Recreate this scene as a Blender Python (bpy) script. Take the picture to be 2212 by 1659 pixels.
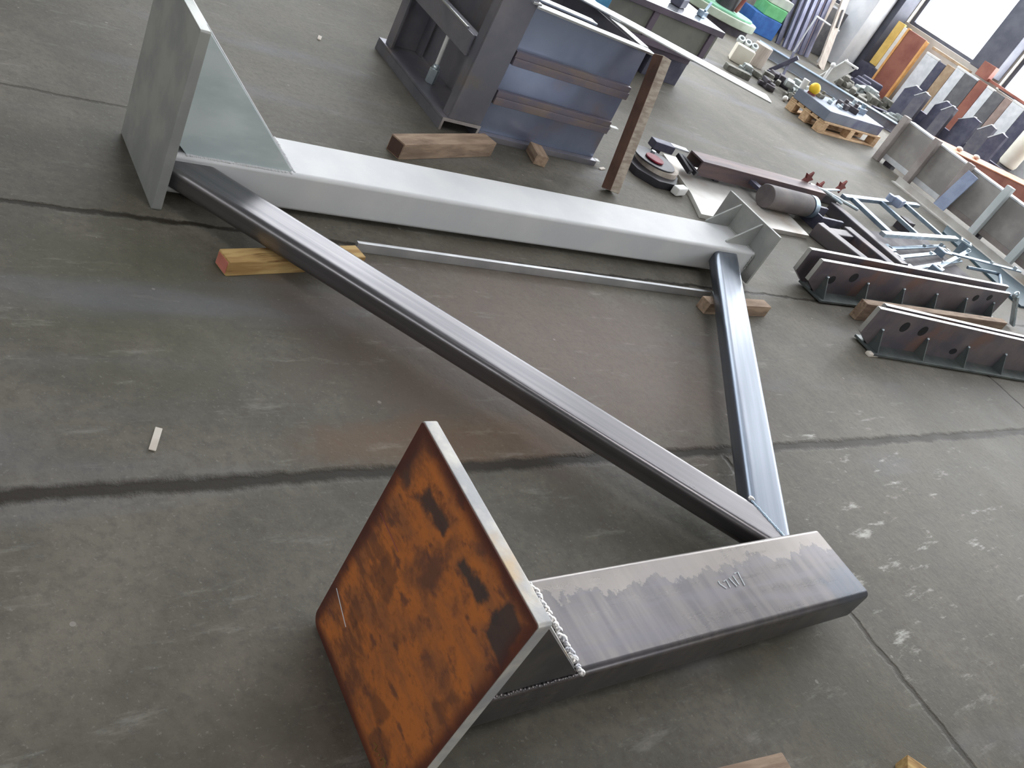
import bpy, bmesh, math, random
from mathutils import Vector, Matrix
PI = math.pi
random.seed(7)
sc = bpy.context.scene
for o in list(bpy.data.objects): bpy.data.objects.remove(o)
COL = sc.collection

# ------------------------------------------------------------------ camera
AZ, PITCH, ROLL, FPX = math.radians(41.45), math.radians(31.87), math.radians(31.49), 1915.9
fwd = Vector((math.cos(PITCH)*math.cos(AZ), math.cos(PITCH)*math.sin(AZ), -math.sin(PITCH)))
r0 = Vector((math.sin(AZ), -math.cos(AZ), 0)); u0 = r0.cross(fwd)
R_ = r0*math.cos(ROLL)+u0*math.sin(ROLL); U_ = -r0*math.sin(ROLL)+u0*math.cos(ROLL)
cam = bpy.data.objects.new('camera', bpy.data.cameras.new('camera')); COL.objects.link(cam)
cam.data.sensor_width = 36.0; cam.data.lens = FPX/2212*36.0
cam.matrix_world = Matrix(((R_.x, U_.x, -fwd.x, 0), (R_.y, U_.y, -fwd.y, 0), (R_.z, U_.z, -fwd.z, 1.5), (0, 0, 0, 1)))
cam.data.clip_start = 0.05
sc.camera = cam
# ------------------------------------------------------------------ light, exposure
w = bpy.data.worlds.new('sky'); sc.world = w; w.use_nodes = True
w.node_tree.nodes['Background'].inputs[0].default_value = (0.80, 0.90, 1.0, 1)
w.node_tree.nodes['Background'].inputs[1].default_value = 1.0
PANE_RIGHT, PANE_BACK, PANE_ROOF, PANE_FILL, PANE_OVERHEAD = 10.0, 6.0, 4.6, 3.2, 8.0     # radiance of the sky-lit frosted glazing; left and front panes are added fill
sc.view_settings.view_transform = 'Standard'; sc.view_settings.look = 'None'
sc.view_settings.exposure = 0.10; sc.view_settings.gamma = 1.0
sc.view_settings.use_curve_mapping = False
try:
    cy = sc.cycles
    cy.use_denoising = True; cy.max_bounces = 6; cy.diffuse_bounces = 3; cy.glossy_bounces = 4
    cy.caustics_reflective = False; cy.caustics_refractive = False; cy.sample_clamp_indirect = 6.0
except Exception: pass

# ------------------------------------------------------------------ materials
def srgb(c):
    return tuple(((x/255)/12.92 if x/255 <= .04045 else ((x/255+.055)/1.055)**2.4) for x in c)
class NT:
    def __init__(s, m): s.t = m.node_tree; s.n = s.t.nodes; s.l = s.t.links
    def new(s, typ, **kw):
        n = s.n.new(typ)
        for k, v in kw.items(): setattr(n, k, v)
        return n
    def put(s, sock, v):
        if hasattr(v, 'is_output'): s.l.new(v, sock)
        else: sock.default_value = v
    def math(s, op, a, b=0.0, clamp=False):
        n = s.new('ShaderNodeMath', operation=op, use_clamp=clamp); s.put(n.inputs[0], a); s.put(n.inputs[1], b); return n.outputs[0]
    def ramp(s, v, lo, hi):
        n = s.new('ShaderNodeMapRange'); n.interpolation_type = 'SMOOTHSTEP'
        s.put(n.inputs[0], v); n.inputs[1].default_value = lo; n.inputs[2].default_value = hi; return n.outputs[0]
    def mix(s, f, a, b):
        n = s.new('ShaderNodeMix', data_type='RGBA'); s.put(n.inputs[0], f)
        for i, v in ((6, a), (7, b)): s.put(n.inputs[i], v if hasattr(v, 'is_output') else (*v[:3], 1))
        return n.outputs[2]
    def coords(s): return s.new('ShaderNodeTexCoord').outputs['Object']
    def mapped(s, vec, scale=(1, 1, 1), loc=(0, 0, 0), rot=(0, 0, 0)):
        n = s.new('ShaderNodeMapping'); s.put(n.inputs[0], vec); n.inputs[1].default_value = loc; n.inputs[2].default_value = rot; n.inputs[3].default_value = scale; return n.outputs[0]
    def noise(s, vec, scale, detail=4, rough=.55):
        n = s.new('ShaderNodeTexNoise'); s.put(n.inputs['Vector'], vec); n.inputs['Scale'].default_value = scale; n.inputs['Detail'].default_value = detail; n.inputs['Roughness'].default_value = rough; return n.outputs[0]
    def xyz(s, vec):
        n = s.new('ShaderNodeSeparateXYZ'); s.put(n.inputs[0], vec); return n.outputs
    def bump(s, h, strength, dist=.01):
        n = s.new('ShaderNodeBump'); n.inputs['Strength'].default_value = strength; n.inputs['Distance'].default_value = dist; s.put(n.inputs['Height'], h); return n.outputs[0]
def newmat(name):
    m = bpy.data.materials.new(name); m.use_nodes = True
    return m, NT(m), m.node_tree.nodes['Principled BSDF']
def mat(name, a, b=None, rough=.6, metal=0.0, scale=8, stretch=(1, 1, 1), rvar=.12, bump=.15, lo=.35, hi=.65, rot=(0, 0, 0), c=None, cs=3, clo=.55, chi=.7):
    """two colours broken up by noise, an optional third in larger patches, uneven gloss, fine bump"""
    m, t, p = newmat(name)
    a = srgb(a); b = srgb(b) if b else tuple(x*.8 for x in a)
    v = t.mapped(t.coords(), stretch, rot=rot)
    n1 = t.noise(v, scale); n2 = t.noise(v, scale*6, 2)
    colr = t.mix(t.ramp(n1, lo, hi), a, b)
    if c: colr = t.mix(t.ramp(t.noise(v, cs, 5), clo, chi), colr, srgb(c))
    t.put(p.inputs['Base Color'], colr); p.inputs['Metallic'].default_value = metal
    t.put(p.inputs['Roughness'], t.math('ADD', t.math('MULTIPLY', n1, rvar*2), rough-rvar))
    if bump: t.put(p.inputs['Normal'], t.bump(n2, bump, .004))
    return m
def emit(name, col, s):
    m, t, p = newmat(name); p.inputs['Base Color'].default_value = (*col, 1); p.inputs['Roughness'].default_value = .4
    p.inputs['Emission Color'].default_value = (*col, 1); p.inputs['Emission Strength'].default_value = s; return m

M = {}
M['wall'] = mat('old_plaster', (206, 202, 194), (184, 180, 172), .85, 0, 2)
M['roof'] = mat('grey_roof_sheet', (150, 152, 155), (128, 130, 134), .8, 0, 2)
M['frame_steel'] = mat('dull_steel_frame', (92, 94, 104), (78, 80, 92), .55, .3, 4)
M['galv'] = mat('primed_steel', (220, 220, 221), (211, 212, 215), .5, .1, 4, (1, 1, 1), .05, .0)
M['galv_plate'] = mat('blasted_steel', (176, 177, 173), (156, 158, 156), .45, .3, 6, (1, 1, 1), .08, .08)
M['gusset'] = mat('blasted_gusset', (218, 228, 229), (196, 208, 210), .42, .08, 4, (1, 1, 2.5), .1, .05)
def tube_material(name, a, b, ang):
    m, t, p = newmat(name)
    v = t.mapped(t.coords(), rot=(0, 0, -ang)); v = t.mapped(v, (.5, 22, 22))
    n = t.noise(v, 2.0, 4, .6); w_ = t.noise(t.coords(), 3, 3)
    t.put(p.inputs['Base Color'], t.mix(t.ramp(n, .3, .7), srgb(a), srgb(b))); p.inputs['Metallic'].default_value = .92
    t.put(p.inputs['Roughness'], t.math('ADD', t.math('MULTIPLY', n, .12), t.math('ADD', t.math('MULTIPLY', w_, .1), .20)))
    return m
M['tube'] = tube_material('mill_scale_tube', (134, 131, 133), (116, 114, 118), math.atan2(-.76, .65))
M['tube_blue'] = tube_material('blue_mill_scale', (112, 119, 130), (98, 106, 118), math.atan2(.773, .634))
def heavy_material():
    m, t, p = newmat('streaky_mill_scale')
    co = t.coords(); x, y, z = t.xyz(co)                       # object frame of the truss; the tube runs along x
    st = t.noise(t.mapped(co, (9, 1.0, 2)), 3, 3, .5); lg = t.noise(t.mapped(co, (1, 9, 9)), 3.5, 4); pt = t.noise(t.mapped(co, (3.2, 3, 3)), 2.6, 6, .7)
    c = t.mix(t.ramp(st, .35, .65), srgb((118, 113, 112)), srgb((100, 97, 99)))
    c = t.mix(t.math('MULTIPLY', t.ramp(lg, .45, .65), .5), c, srgb((112, 109, 116)))
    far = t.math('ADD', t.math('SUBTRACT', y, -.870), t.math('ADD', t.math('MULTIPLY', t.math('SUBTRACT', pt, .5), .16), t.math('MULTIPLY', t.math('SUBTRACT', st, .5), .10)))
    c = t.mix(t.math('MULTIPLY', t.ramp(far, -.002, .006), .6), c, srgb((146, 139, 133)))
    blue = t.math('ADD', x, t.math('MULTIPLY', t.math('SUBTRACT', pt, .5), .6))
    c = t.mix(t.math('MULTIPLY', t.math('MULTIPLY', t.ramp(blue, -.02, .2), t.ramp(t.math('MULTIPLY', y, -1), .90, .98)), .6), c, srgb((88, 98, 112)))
    t.put(p.inputs['Base Color'], c); p.inputs['Metallic'].default_value = .8
    t.put(p.inputs['Roughness'], t.math('ADD', t.math('MULTIPLY', lg, .14), .22))
    return m
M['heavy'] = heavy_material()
M['gusset_dark'] = mat('dark_gusset_plate', (112, 108, 106), (90, 90, 92), .4, .7, 6, rvar=.08, bump=.03)
M['weld'] = mat('fresh_weld', (205, 200, 195), (150, 150, 155), .35, .7, 40)
M['edge'] = mat('flame_cut_edge', (214, 210, 202), (176, 176, 178), .4, .35, 14, (1, 1, 1), .1, .1, c=(206, 184, 154), cs=6)
M['darksteel'] = mat('blue_black_steel', (146, 142, 148), (124, 124, 134), .38, .5, 4, rvar=.1, c=(140, 130, 124), cs=3)
M['bluepanel'] = mat('mill_blue_sheet', (170, 181, 208), (146, 155, 182), .24, .7, 2, rvar=.04, bump=.0, c=(162, 150, 158), cs=2.2)
M['ribrail'] = mat('brown_mill_rail', (146, 131, 124), (124, 117, 130), .42, .4, 5, (1, 3, 3))
M['bar_steel'] = mat('clean_bar_steel', (206, 206, 208), (186, 187, 190), .3, .6, 6, rvar=.05, bump=0)
M['bright'] = mat('bright_highlight', (226, 228, 230), (216, 219, 222), .2, .85, 6, rvar=.04, bump=0)
M['timber'] = mat('weathered_timber', (172, 148, 126), (140, 118, 100), .8, 0, 6, (1, 6, 6), c=(118, 96, 80), cs=4)
M['timber_grey'] = mat('greyed_timber', (178, 166, 152), (146, 132, 120), .85, 0, 6, (2, 2, 8))
M['timber_pale'] = mat('pale_timber', (200, 168, 112), (168, 132, 82), .8, 0, 6, (1, 8, 8), c=(120, 86, 48), cs=5)
M['timber_end'] = mat('red_sprayed_timber', (200, 120, 108), (180, 110, 92), .8)
M['timber_dark'] = mat('dark_end_and_shaded_side', (104, 76, 64), (82, 60, 52), .85)
M['rib'] = mat('rib_mill_scale', (138, 126, 128), (108, 102, 112), .36, .5, 4, rvar=.08, c=(140, 112, 104), cs=3)
M['rib_edge'] = mat('rib_cut_edge', (196, 194, 190), (170, 170, 170), .4, .6)
M['rib_flange'] = mat('rib_flange_steel', (110, 118, 116), (92, 98, 100), .45, .5)
M['hole'] = mat('dark_hole', (22, 22, 28), (14, 14, 18), .8)
M['sheet'] = mat('light_steel_sheet', (212, 210, 206), (190, 184, 178), .4, .35, 3, rvar=.1, c=(178, 166, 154), cs=3)
M['black'] = mat('black_painted_steel', (52, 50, 56), (40, 38, 44), .45, .2, 6)
M['red'] = mat('red_paint', (140, 14, 44), (104, 10, 36), .55)
M['rust_red'] = mat('rusty_red', (150, 84, 78), (120, 60, 58), .6)
M['rail_brown'] = mat('brown_rail', (120, 100, 98), (100, 88, 92), .5, .3, 6, (.4, 3, 3), c=(112, 122, 140), cs=1.2)
M['zinc'] = mat('galvanised_steel', (150, 168, 184), (124, 142, 160), .38, .7, 9)
M['zinc_light'] = mat('bright_zinc', (204, 216, 222), (176, 190, 200), .3, .7, 9)
M['rhs_dark'] = mat('dark_rhs', (98, 92, 94), (72, 70, 80), .5, .4, 4, c=(120, 98, 92), cs=3)
M['teal'] = mat('teal_grey_sheet', (66, 88, 98), (50, 70, 82), .45, .4, 3)
M['grey_panel'] = mat('grey_shuttering', (172, 168, 164), (150, 146, 144), .7, .1, 4)
M['grey_post'] = mat('grey_batten', (172, 164, 160), (146, 136, 134), .75, 0, 5)
M['grey_post2'] = mat('dusty_dark_paint', (124, 116, 114), (98, 92, 94), .6, .1, 5)
M['pale_post'] = mat('pale_batten', (214, 220, 222), (198, 206, 208), .6, .1, 5)
M['pale_blue'] = mat('pale_blue_plate', (160, 172, 198), (142, 154, 182), .5, .3)
M['orange'] = mat('lit_orange_primer', (214, 150, 116), (196, 128, 96), .6, 0, 5)
M['brown'] = mat('red_brown_board', (158, 100, 84), (132, 76, 64), .6, 0, 3)
M['lit_orange_edge'] = mat('lit_board_edge', (240, 186, 116), (224, 160, 96), .6)
M['yellow'] = mat('yellow_board', (240, 206, 120), (226, 188, 98), .6)
M['tan'] = mat('tan_board', (182, 158, 130), (164, 138, 112), .7)
M['pink'] = mat('pink_tan_board', (170, 148, 140), (150, 130, 122), .7)
M['lightgrey'] = mat('light_grey_profile', (228, 230, 234), (208, 211, 216), .5, .2)
M['midgrey'] = mat('mid_grey_profile', (112, 112, 114), (96, 96, 100), .55, .2)
M['slate'] = mat('slate_profile', (92, 92, 108), (72, 72, 92), .5, .3)
M['slate2'] = mat('grey_slate_profile', (110, 108, 116), (92, 92, 104), .5, .3)
M['white'] = mat('white_paint_and_light', (240, 240, 238), (226, 226, 224), .5)
M['cream'] = mat('cream_paint', (248, 243, 228), (238, 231, 214), .5, 0, 4)
M['bluebeam'] = mat('blue_grey_beam', (180, 187, 198), (158, 166, 180), .45, .2, 2, c=(98, 96, 112), cs=1.5)
M['bluecrate'] = mat('blue_plastic', (52, 108, 182), (42, 92, 164), .5)
M['greencrate'] = mat('green_plastic', (112, 192, 132), (96, 174, 116), .5)
M['greycrate'] = mat('pale_grey_plastic', (196, 202, 192), (180, 186, 178), .5)
M['machine'] = mat('pale_green_casting', (196, 208, 192), (176, 188, 170), .5, 0, 5)
M['machine_green'] = mat('mint_green_paint', (150, 206, 176), (130, 190, 158), .5)
M['corr'] = mat('blue_grey_corrugated', (148, 150, 172), (124, 126, 150), .45, .3, 3, (6, 6, 1))
M['beige'] = mat('beige_board', (196, 186, 176), (176, 164, 154), .7, 0, 4, (6, 6, 1))
M['concrete'] = mat('column_concrete', (240, 242, 246), (222, 226, 232), .8, 0, 3)
M['junk'] = mat('dusty_cast_iron', (128, 126, 118), (92, 90, 84), .7, .2, 14)
M['junk2'] = mat('pale_cast_metal', (176, 182, 180), (140, 146, 146), .5, .4, 14)
M['oxide'] = mat('dark_oxide', (84, 79, 84), (66, 62, 70), .6, .2, 8)
M['tabletop'] = mat('polished_table_plate', (226, 228, 232), (212, 215, 220), .17, .85, 3, rvar=.05, bump=0)
M['tableside'] = mat('table_apron_grey', (124, 124, 116), (106, 106, 102), .6, .1, 4)
M['tableframe'] = mat('table_frame_mauve', (104, 92, 106), (84, 76, 88), .55, .2, 4)
M['rag'] = mat('blue_rag', (92, 156, 192), (72, 132, 172), .8)
M['yellowcap'] = mat('yellow_cap', (246, 206, 48), (236, 190, 36), .5)
M['pallet'] = mat('pallet_wood', (222, 190, 152), (196, 160, 124), .8, 0, 8, (1, 4, 4))
M['bluesheet'] = mat('blue_grey_stack', (142, 150, 164), (120, 128, 144), .45, .3, 3, c=(92, 94, 124), cs=2)
M['chalk'] = mat('white_chalk', (226, 232, 238), (206, 214, 222), .9, bump=0)
M['ychalk'] = mat('yellow_chalk', (138, 108, 52), (120, 96, 56), .9, bump=0)
M['chip'] = mat('pale_chip', (226, 218, 208), (206, 196, 184), .8)
M['pane_right'] = emit('frosted_glazing_front', (0.96, 0.98, 1.0), PANE_RIGHT)
M['pane_back'] = emit('frosted_glazing_side', (0.93, 0.97, 1.0), PANE_BACK)
M['pane_roof'] = emit('rooflight_glazing', (0.94, 0.97, 1.0), PANE_ROOF)
M['pane_over'] = emit('rear_rooflight_glazing', (1.0, 0.98, 0.95), PANE_OVERHEAD)
M['pane_fill'] = emit('added_fill_glazing', (0.95, 0.98, 1.0), PANE_FILL)

def floor_material():
    m, t, p = newmat('old_workshop_concrete')
    co = t.coords(); x, y, _ = t.xyz(co)
    big = t.noise(co, .9, 5, .6); mid = t.noise(t.mapped(co, loc=(7, 3, 0)), 4.5, 6, .65); fine = t.noise(co, 38, 4, .7)
    g = t.math('ADD', t.math('MULTIPLY', big, .55), t.math('MULTIPLY', mid, .45))
    base = t.mix(t.ramp(g, .36, .64), srgb((86, 82, 73)), srgb((119, 114, 104)))
    base = t.mix(t.math('MULTIPLY', t.ramp(fine, .42, .70), .45), base, srgb((78, 74, 70)))
    base = t.mix(t.math('MULTIPLY', t.ramp(t.noise(t.mapped(co, loc=(1, 9, 0)), 90, 3, .7), .58, .76), .35), base, srgb((172, 168, 162)))
    # rust-stained slab under the frame, mossy-brown dirt, bluish worn tracks further off
    def blob(cx, cy, rx, ry):
        dx = t.math('DIVIDE', t.math('SUBTRACT', x, cx), rx); dy = t.math('DIVIDE', t.math('SUBTRACT', y, cy), ry)
        r = t.math('SQRT', t.math('ADD', t.math('MULTIPLY', dx, dx), t.math('MULTIPLY', dy, dy)))
        r = t.math('ADD', r, t.math('MULTIPLY', t.math('SUBTRACT', mid, .5), 1.6))
        return t.ramp(t.math('SUBTRACT', 1.3, r), 0.0, .8)
    base = t.mix(t.math('MULTIPLY', blob(2.1, 1.75, 1.0, .55), .5), base, srgb((118, 100, 92)))
    base = t.mix(t.math('MULTIPLY', blob(1.55, 1.36, .6, .10), .45), base, srgb((116, 88, 62)))
    base = t.mix(t.math('MULTIPLY', blob(.75, 1.95, .35, .4), .3), base, srgb((92, 94, 74)))
    base = t.mix(t.math('MULTIPLY', blob(2.2, .3, .35, .35), .45), base, srgb((84, 80, 66)))
    base = t.mix(t.math('MULTIPLY', t.ramp(t.noise(t.mapped(co, (.35, 1.6, 1), rot=(0, 0, .5)), 1.3, 4), .55, .7), .35), base, srgb((128, 130, 142)))
    # pale scuffs and specks
    sc1 = t.noise(t.mapped(co, (1.2, 5, 1), rot=(0, 0, -.5)), 3.2, 6, .7)
    zone = t.math('ADD', t.math('MULTIPLY', blob(3.3, .85, 1.0, .6), 1.0), .2, True)
    base = t.mix(t.math('MULTIPLY', t.math('MULTIPLY', t.ramp(sc1, .57, .72), zone), .8), base, srgb((206, 204, 198)))
    vor = t.new('ShaderNodeTexVoronoi'); t.put(vor.inputs['Vector'], co); vor.inputs['Scale'].default_value = 6.5
    base = t.mix(t.math('MULTIPLY', t.math('LESS_THAN', vor.outputs['Distance'], .04), .3), base, srgb((190, 186, 180)))
    # slab joints
    wob = t.math('MULTIPLY', t.math('SUBTRACT', t.noise(co, 7, 6, .7), .5), .06)
    def joint(c, k, half):
        return t.math('SUBTRACT', 1.0, t.ramp(t.math('ABSOLUTE', t.math('ADD', t.math('SUBTRACT', c, k), wob)), half*.4, half*1.5))
    j = joint(y, 1.262, .022)
    j = t.math('MAXIMUM', j, joint(y, 2.29, .010))
    j = t.math('MAXIMUM', j, t.math('MULTIPLY', joint(y, 2.95, .007), t.math('MULTIPLY', t.math('LESS_THAN', x, 1.1), .6)))
    for k in (2.56, 5.56):
        j = t.math('MAXIMUM', j, t.math('MULTIPLY', joint(x, k, .012), t.math('MULTIPLY', t.math('LESS_THAN', y, 1.75 if k > 3 else 1.26), .7 if k < 3 else 1.0)))
    base = t.mix(t.math('MULTIPLY', j, .95), base, srgb((44, 38, 30)))
    t.put(p.inputs['Base Color'], base)
    t.put(p.inputs['Roughness'], t.math('ADD', t.math('MULTIPLY', mid, .3), .48)); p.inputs['Specular IOR Level'].default_value = .28
    h = t.math('SUBTRACT', t.math('ADD', t.math('MULTIPLY', mid, .6), t.math('MULTIPLY', fine, .3)), t.math('MULTIPLY', j, 1.6))
    t.put(p.inputs['Normal'], t.bump(h, .35, .012))
    return m
M['floor'] = floor_material()

def rust_material(o):
    """orange rust with a row of dark mill-scale patches; o = offset from object to place coordinates"""
    m, t, p = newmat('orange_rust_plate')
    co = t.mapped(t.coords(), loc=o); x, y, z = t.xyz(co)
    n = t.noise(t.mapped(co, (1, 3.0, 6.5)), 3.2, 6, .6); nf = t.noise(co, 60, 3, .7); nb = t.noise(t.mapped(co, loc=(3, 1, 2)), 9, 5, .6)
    base = t.mix(t.ramp(n, .38, .62), srgb((190, 112, 54)), srgb((156, 96, 58)))
    base = t.mix(t.ramp(nb, .52, .70), base, srgb((112, 72, 54)))
    base = t.mix(t.math('MULTIPLY', t.ramp(t.noise(t.mapped(co, (1, 5, 9), loc=(0, .3, .1)), 3.5, 4), .56, .68), .8), base, srgb((98, 64, 54)))
    base = t.mix(t.math('MULTIPLY', t.ramp(nf, .5, .75), .4), base, srgb((100, 62, 36)))
    d0 = t.math('MULTIPLY', t.math('SUBTRACT', nb, .5), .10)
    def patch(cy_, cz, hy, hz):
        a = t.math('SUBTRACT', t.math('ABSOLUTE', t.math('SUBTRACT', y, cy_)), hy); b = t.math('SUBTRACT', t.math('ABSOLUTE', t.math('SUBTRACT', z, cz)), hz)
        return t.ramp(t.math('SUBTRACT', 0.0, t.math('ADD', t.math('MAXIMUM', a, b), d0)), -.006, .008)
    mk = patch(.862, .508, .018, .040)
    for q in ((.748, .50, .042, .014), (.61, .498, .042, .017), (.502, .515, .030, .045)): mk = t.math('MAXIMUM', mk, patch(*q))
    base = t.mix(t.math('MULTIPLY', mk, .92), base, srgb((62, 56, 56)))
    mo = t.math('MULTIPLY', patch(.748, .512, .05, .028), .45)
    base = t.mix(t.math('MULTIPLY', mo, t.ramp(nf, .35, .6)), base, srgb((84, 52, 44)))
    d1 = t.math('MULTIPLY', t.math('SUBTRACT', n, .5), .16)
    st = t.ramp(t.math('ADD', t.math('SUBTRACT', y, .70), t.math('ADD', d1, t.math('MULTIPLY', t.math('SUBTRACT', .30, z), .25))), .0, .10)
    base = t.mix(t.math('MULTIPLY', t.math('MULTIPLY', st, t.ramp(t.noise(t.mapped(co, (1, 6, 14)), 3, 5, .6), .42, .6)), .75), base, srgb((104, 66, 48)))
    for q in ((.764, .300, .020, .022), (.627, .100, .028, .022), (.785, .150, .022, .03), (.560, .060, .03, .02), (.668, .245, .014, .012), (.51, .30, .012, .03)):
        base = t.mix(t.math('MULTIPLY', patch(*q), .6), base, srgb((88, 58, 46)))
    edge = t.math('MAXIMUM', t.math('ADD', t.math('ABSOLUTE', t.math('SUBTRACT', y, .672)), t.math('MULTIPLY', d0, .3)), t.math('SUBTRACT', t.math('ABSOLUTE', t.math('SUBTRACT', z, .291)), .081))
    base = t.mix(t.math('MULTIPLY', t.ramp(edge, .172, .206), .9), base, srgb((74, 34, 30)))
    t.put(p.inputs['Base Color'], base); p.inputs['Roughness'].default_value = .62
    t.put(p.inputs['Normal'], t.bump(nf, .2, .003))
    return m

# ------------------------------------------------------------------ mesh helpers
class MB:
    def __init__(s): s.bm = bmesh.new()
    def _add(s, tb, mx=None):
        if mx is not None: bmesh.ops.transform(tb, matrix=mx, verts=tb.verts)
        me = bpy.data.meshes.new('tmp'); tb.to_mesh(me); tb.free(); s.bm.from_mesh(me); bpy.data.meshes.remove(me); return s
    def obox(s, c, size, rot=None, bev=0.0, seg=2):
        tb = bmesh.new(); bmesh.ops.create_cube(tb, size=1.0)
        bmesh.ops.scale(tb, vec=size, verts=tb.verts)
        if bev: bmesh.ops.bevel(tb, geom=tb.edges[:], offset=min(bev, min(size)*.45), segments=seg, affect='EDGES', profile=.5)
        mx = Matrix.Translation(c)
        if rot is not None: mx = mx @ (rot.to_4x4() if isinstance(rot, Matrix) else Matrix.Rotation(rot, 4, 'Z'))
        return s._add(tb, mx)
    def box(s, x0, x1, y0, y1, z0, z1, bev=0.0, seg=2):
        return s.obox(((x0+x1)/2, (y0+y1)/2, (z0+z1)/2), (abs(x1-x0), abs(y1-y0), abs(z1-z0)), None, bev, seg)
    def beam(s, a, b, w, h, bev=0.0, up=(0, 0, 1)):
        """box bar from a to b; w sideways, h along up"""
        a, b = Vector(a), Vector(b); d = (b-a); L = d.length; d.normalize()
        sd = d.cross(Vector(up)).normalized(); u = sd.cross(d)
        return s.obox((a+b)/2, (L, w, h), Matrix((d, -sd, u)).transposed(), bev)
    def prism(s, pts, axis, a0, a1, bev=0.0):
        """polygon pts (two coords in the plane across axis) swept from a0 to a1 along axis"""
        tb = bmesh.new()
        def P(q, a): return {'x': (a, q[0], q[1]), 'y': (q[0], a, q[1]), 'z': (q[0], q[1], a)}[axis]
        lo = [tb.verts.new(P(q, a0)) for q in pts]; hi = [tb.verts.new(P(q, a1)) for q in pts]; n = len(pts)
        tb.faces.new(lo); tb.faces.new(hi[::-1])
        for i in range(n): tb.faces.new((lo[i], hi[i], hi[(i+1) % n], lo[(i+1) % n]))
        bmesh.ops.recalc_face_normals(tb, faces=tb.faces)
        if bev: bmesh.ops.bevel(tb, geom=tb.edges[:], offset=bev, segments=2, affect='EDGES', profile=.5)
        return s._add(tb)
    def cyl(s, a, b, r, r2=None, n=20, bev=0.0):
        a, b = Vector(a), Vector(b); d = b-a
        tb = bmesh.new(); bmesh.ops.create_cone(tb, cap_ends=True, segments=n, radius1=r, radius2=r if r2 is None else r2, depth=d.length)
        if bev: bmesh.ops.bevel(tb, geom=[e for e in tb.edges if len(e.link_faces) == 2 and any(len(f.verts) > 4 for f in e.link_faces)], offset=bev, segments=2, affect='EDGES', profile=.5)
        return s._add(tb, Matrix.Translation((a+b)/2) @ d.to_track_quat('Z', 'Y').to_matrix().to_4x4())
    def ring(s, c, axis, r, r_in, h, n=28):
        tb = bmesh.new(); ax = Vector(axis).normalized(); q = ax.to_track_quat('Z', 'Y').to_matrix().to_4x4()
        L = []
        for (rr, zz) in ((r, -h/2), (r, h/2), (r_in, h/2), (r_in, -h/2)):
            L.append([tb.verts.new((rr*math.cos(2*PI*k/n), rr*math.sin(2*PI*k/n), zz)) for k in range(n)])
        for i in range(4):
            for k in range(n): tb.faces.new((L[i][k], L[i][(k+1) % n], L[(i+1) % 4][(k+1) % n], L[(i+1) % 4][k]))
        return s._add(tb, Matrix.Translation(c) @ q)
    def rod(s, pts, r, n=10):
        pts = [Vector(p) for p in pts]; tb = bmesh.new(); rings = []
        for i, p in enumerate(pts):
            d = (pts[min(i+1, len(pts)-1)]-pts[max(i-1, 0)]).normalized()
            a = d.orthogonal().normalized() if abs(d.z) > .95 else d.cross(Vector((0, 0, 1))).normalized(); b = d.cross(a)
            rings.append([tb.verts.new(p+a*r*math.cos(2*PI*k/n)+b*r*math.sin(2*PI*k/n)) for k in range(n)])
        for A, B in zip(rings, rings[1:]):
            for k in range(n): tb.faces.new((A[k], A[(k+1) % n], B[(k+1) % n], B[k]))
        tb.faces.new(rings[0][::-1]); tb.faces.new(rings[-1]); bmesh.ops.recalc_face_normals(tb, faces=tb.faces); return s._add(tb)
    def ball(s, c, r, sx=1, sy=1, sz=1, n=12):
        tb = bmesh.new(); bmesh.ops.create_uvsphere(tb, u_segments=n, v_segments=n//2+2, radius=r)
        return s._add(tb, Matrix.Translation(c) @ Matrix.Diagonal((sx, sy, sz, 1)))
    def rhs(s, a, b, wd, ht, rad, th, start=None, end=None):
        """rectangular hollow section from a to b with rounded corners; start/end = lists of (point, normal) cutting planes"""
        a, b = Vector(a), Vector(b); d = (b-a).normalized(); sd = d.cross(Vector((0, 0, 1))).normalized(); up = Vector((0, 0, 1))
        def prof(w_, h_, r):
            q = []
            for cx, cz, a0 in ((w_/2-r, h_/2-r, 0), (-w_/2+r, h_/2-r, PI/2), (-w_/2+r, -h_/2+r, PI), (w_/2-r, -h_/2+r, 1.5*PI)):
                for k in range(6): an = a0+k*PI/10; q.append((cx+r*math.cos(an), cz+r*math.sin(an)))
            o2 = []
            for (p0, p1) in zip(q, q[1:]+q[:1]):
                o2.append(p0); L_ = math.hypot(p1[0]-p0[0], p1[1]-p0[1]); nn = int(L_/.008) if wd < .2 else 0
                for k in range(1, nn): o2.append((p0[0]+(p1[0]-p0[0])*k/nn, p0[1]+(p1[1]-p0[1])*k/nn))
            return o2
        tb = bmesh.new(); loops = []
        outer = prof(wd, ht, rad); inner = [(x_*(1-2*th/wd), z_*(1-2*th/ht)) for x_, z_ in outer]
        for pr in (outer, inner):
            for ends, dflt, pick in ((start, a, max), (end, b, min)):
                ring = []
                for (o_, z_) in pr:
                    base = a+sd*o_+up*z_
                    ts = [(Vector(p)-base).dot(Vector(n))/d.dot(Vector(n)) for p, n in (ends or [(dflt, d)])]
                    ring.append(tb.verts.new(base+d*pick(ts)))
                loops.append(ring)
        A0, A1, B0, B1 = loops; n = len(A0)
        for k in range(n):
            j = (k+1) % n
            tb.faces.new((A0[k], A0[j], A1[j], A1[k])); tb.faces.new((B0[k], B1[k], B1[j], B0[j]))
            tb.faces.new((A0[k], B0[k], B0[j], A0[j])); tb.faces.new((A1[k], A1[j], B1[j], B1[k]))
        bmesh.ops.recalc_face_normals(tb, faces=tb.faces); return s._add(tb)

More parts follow.
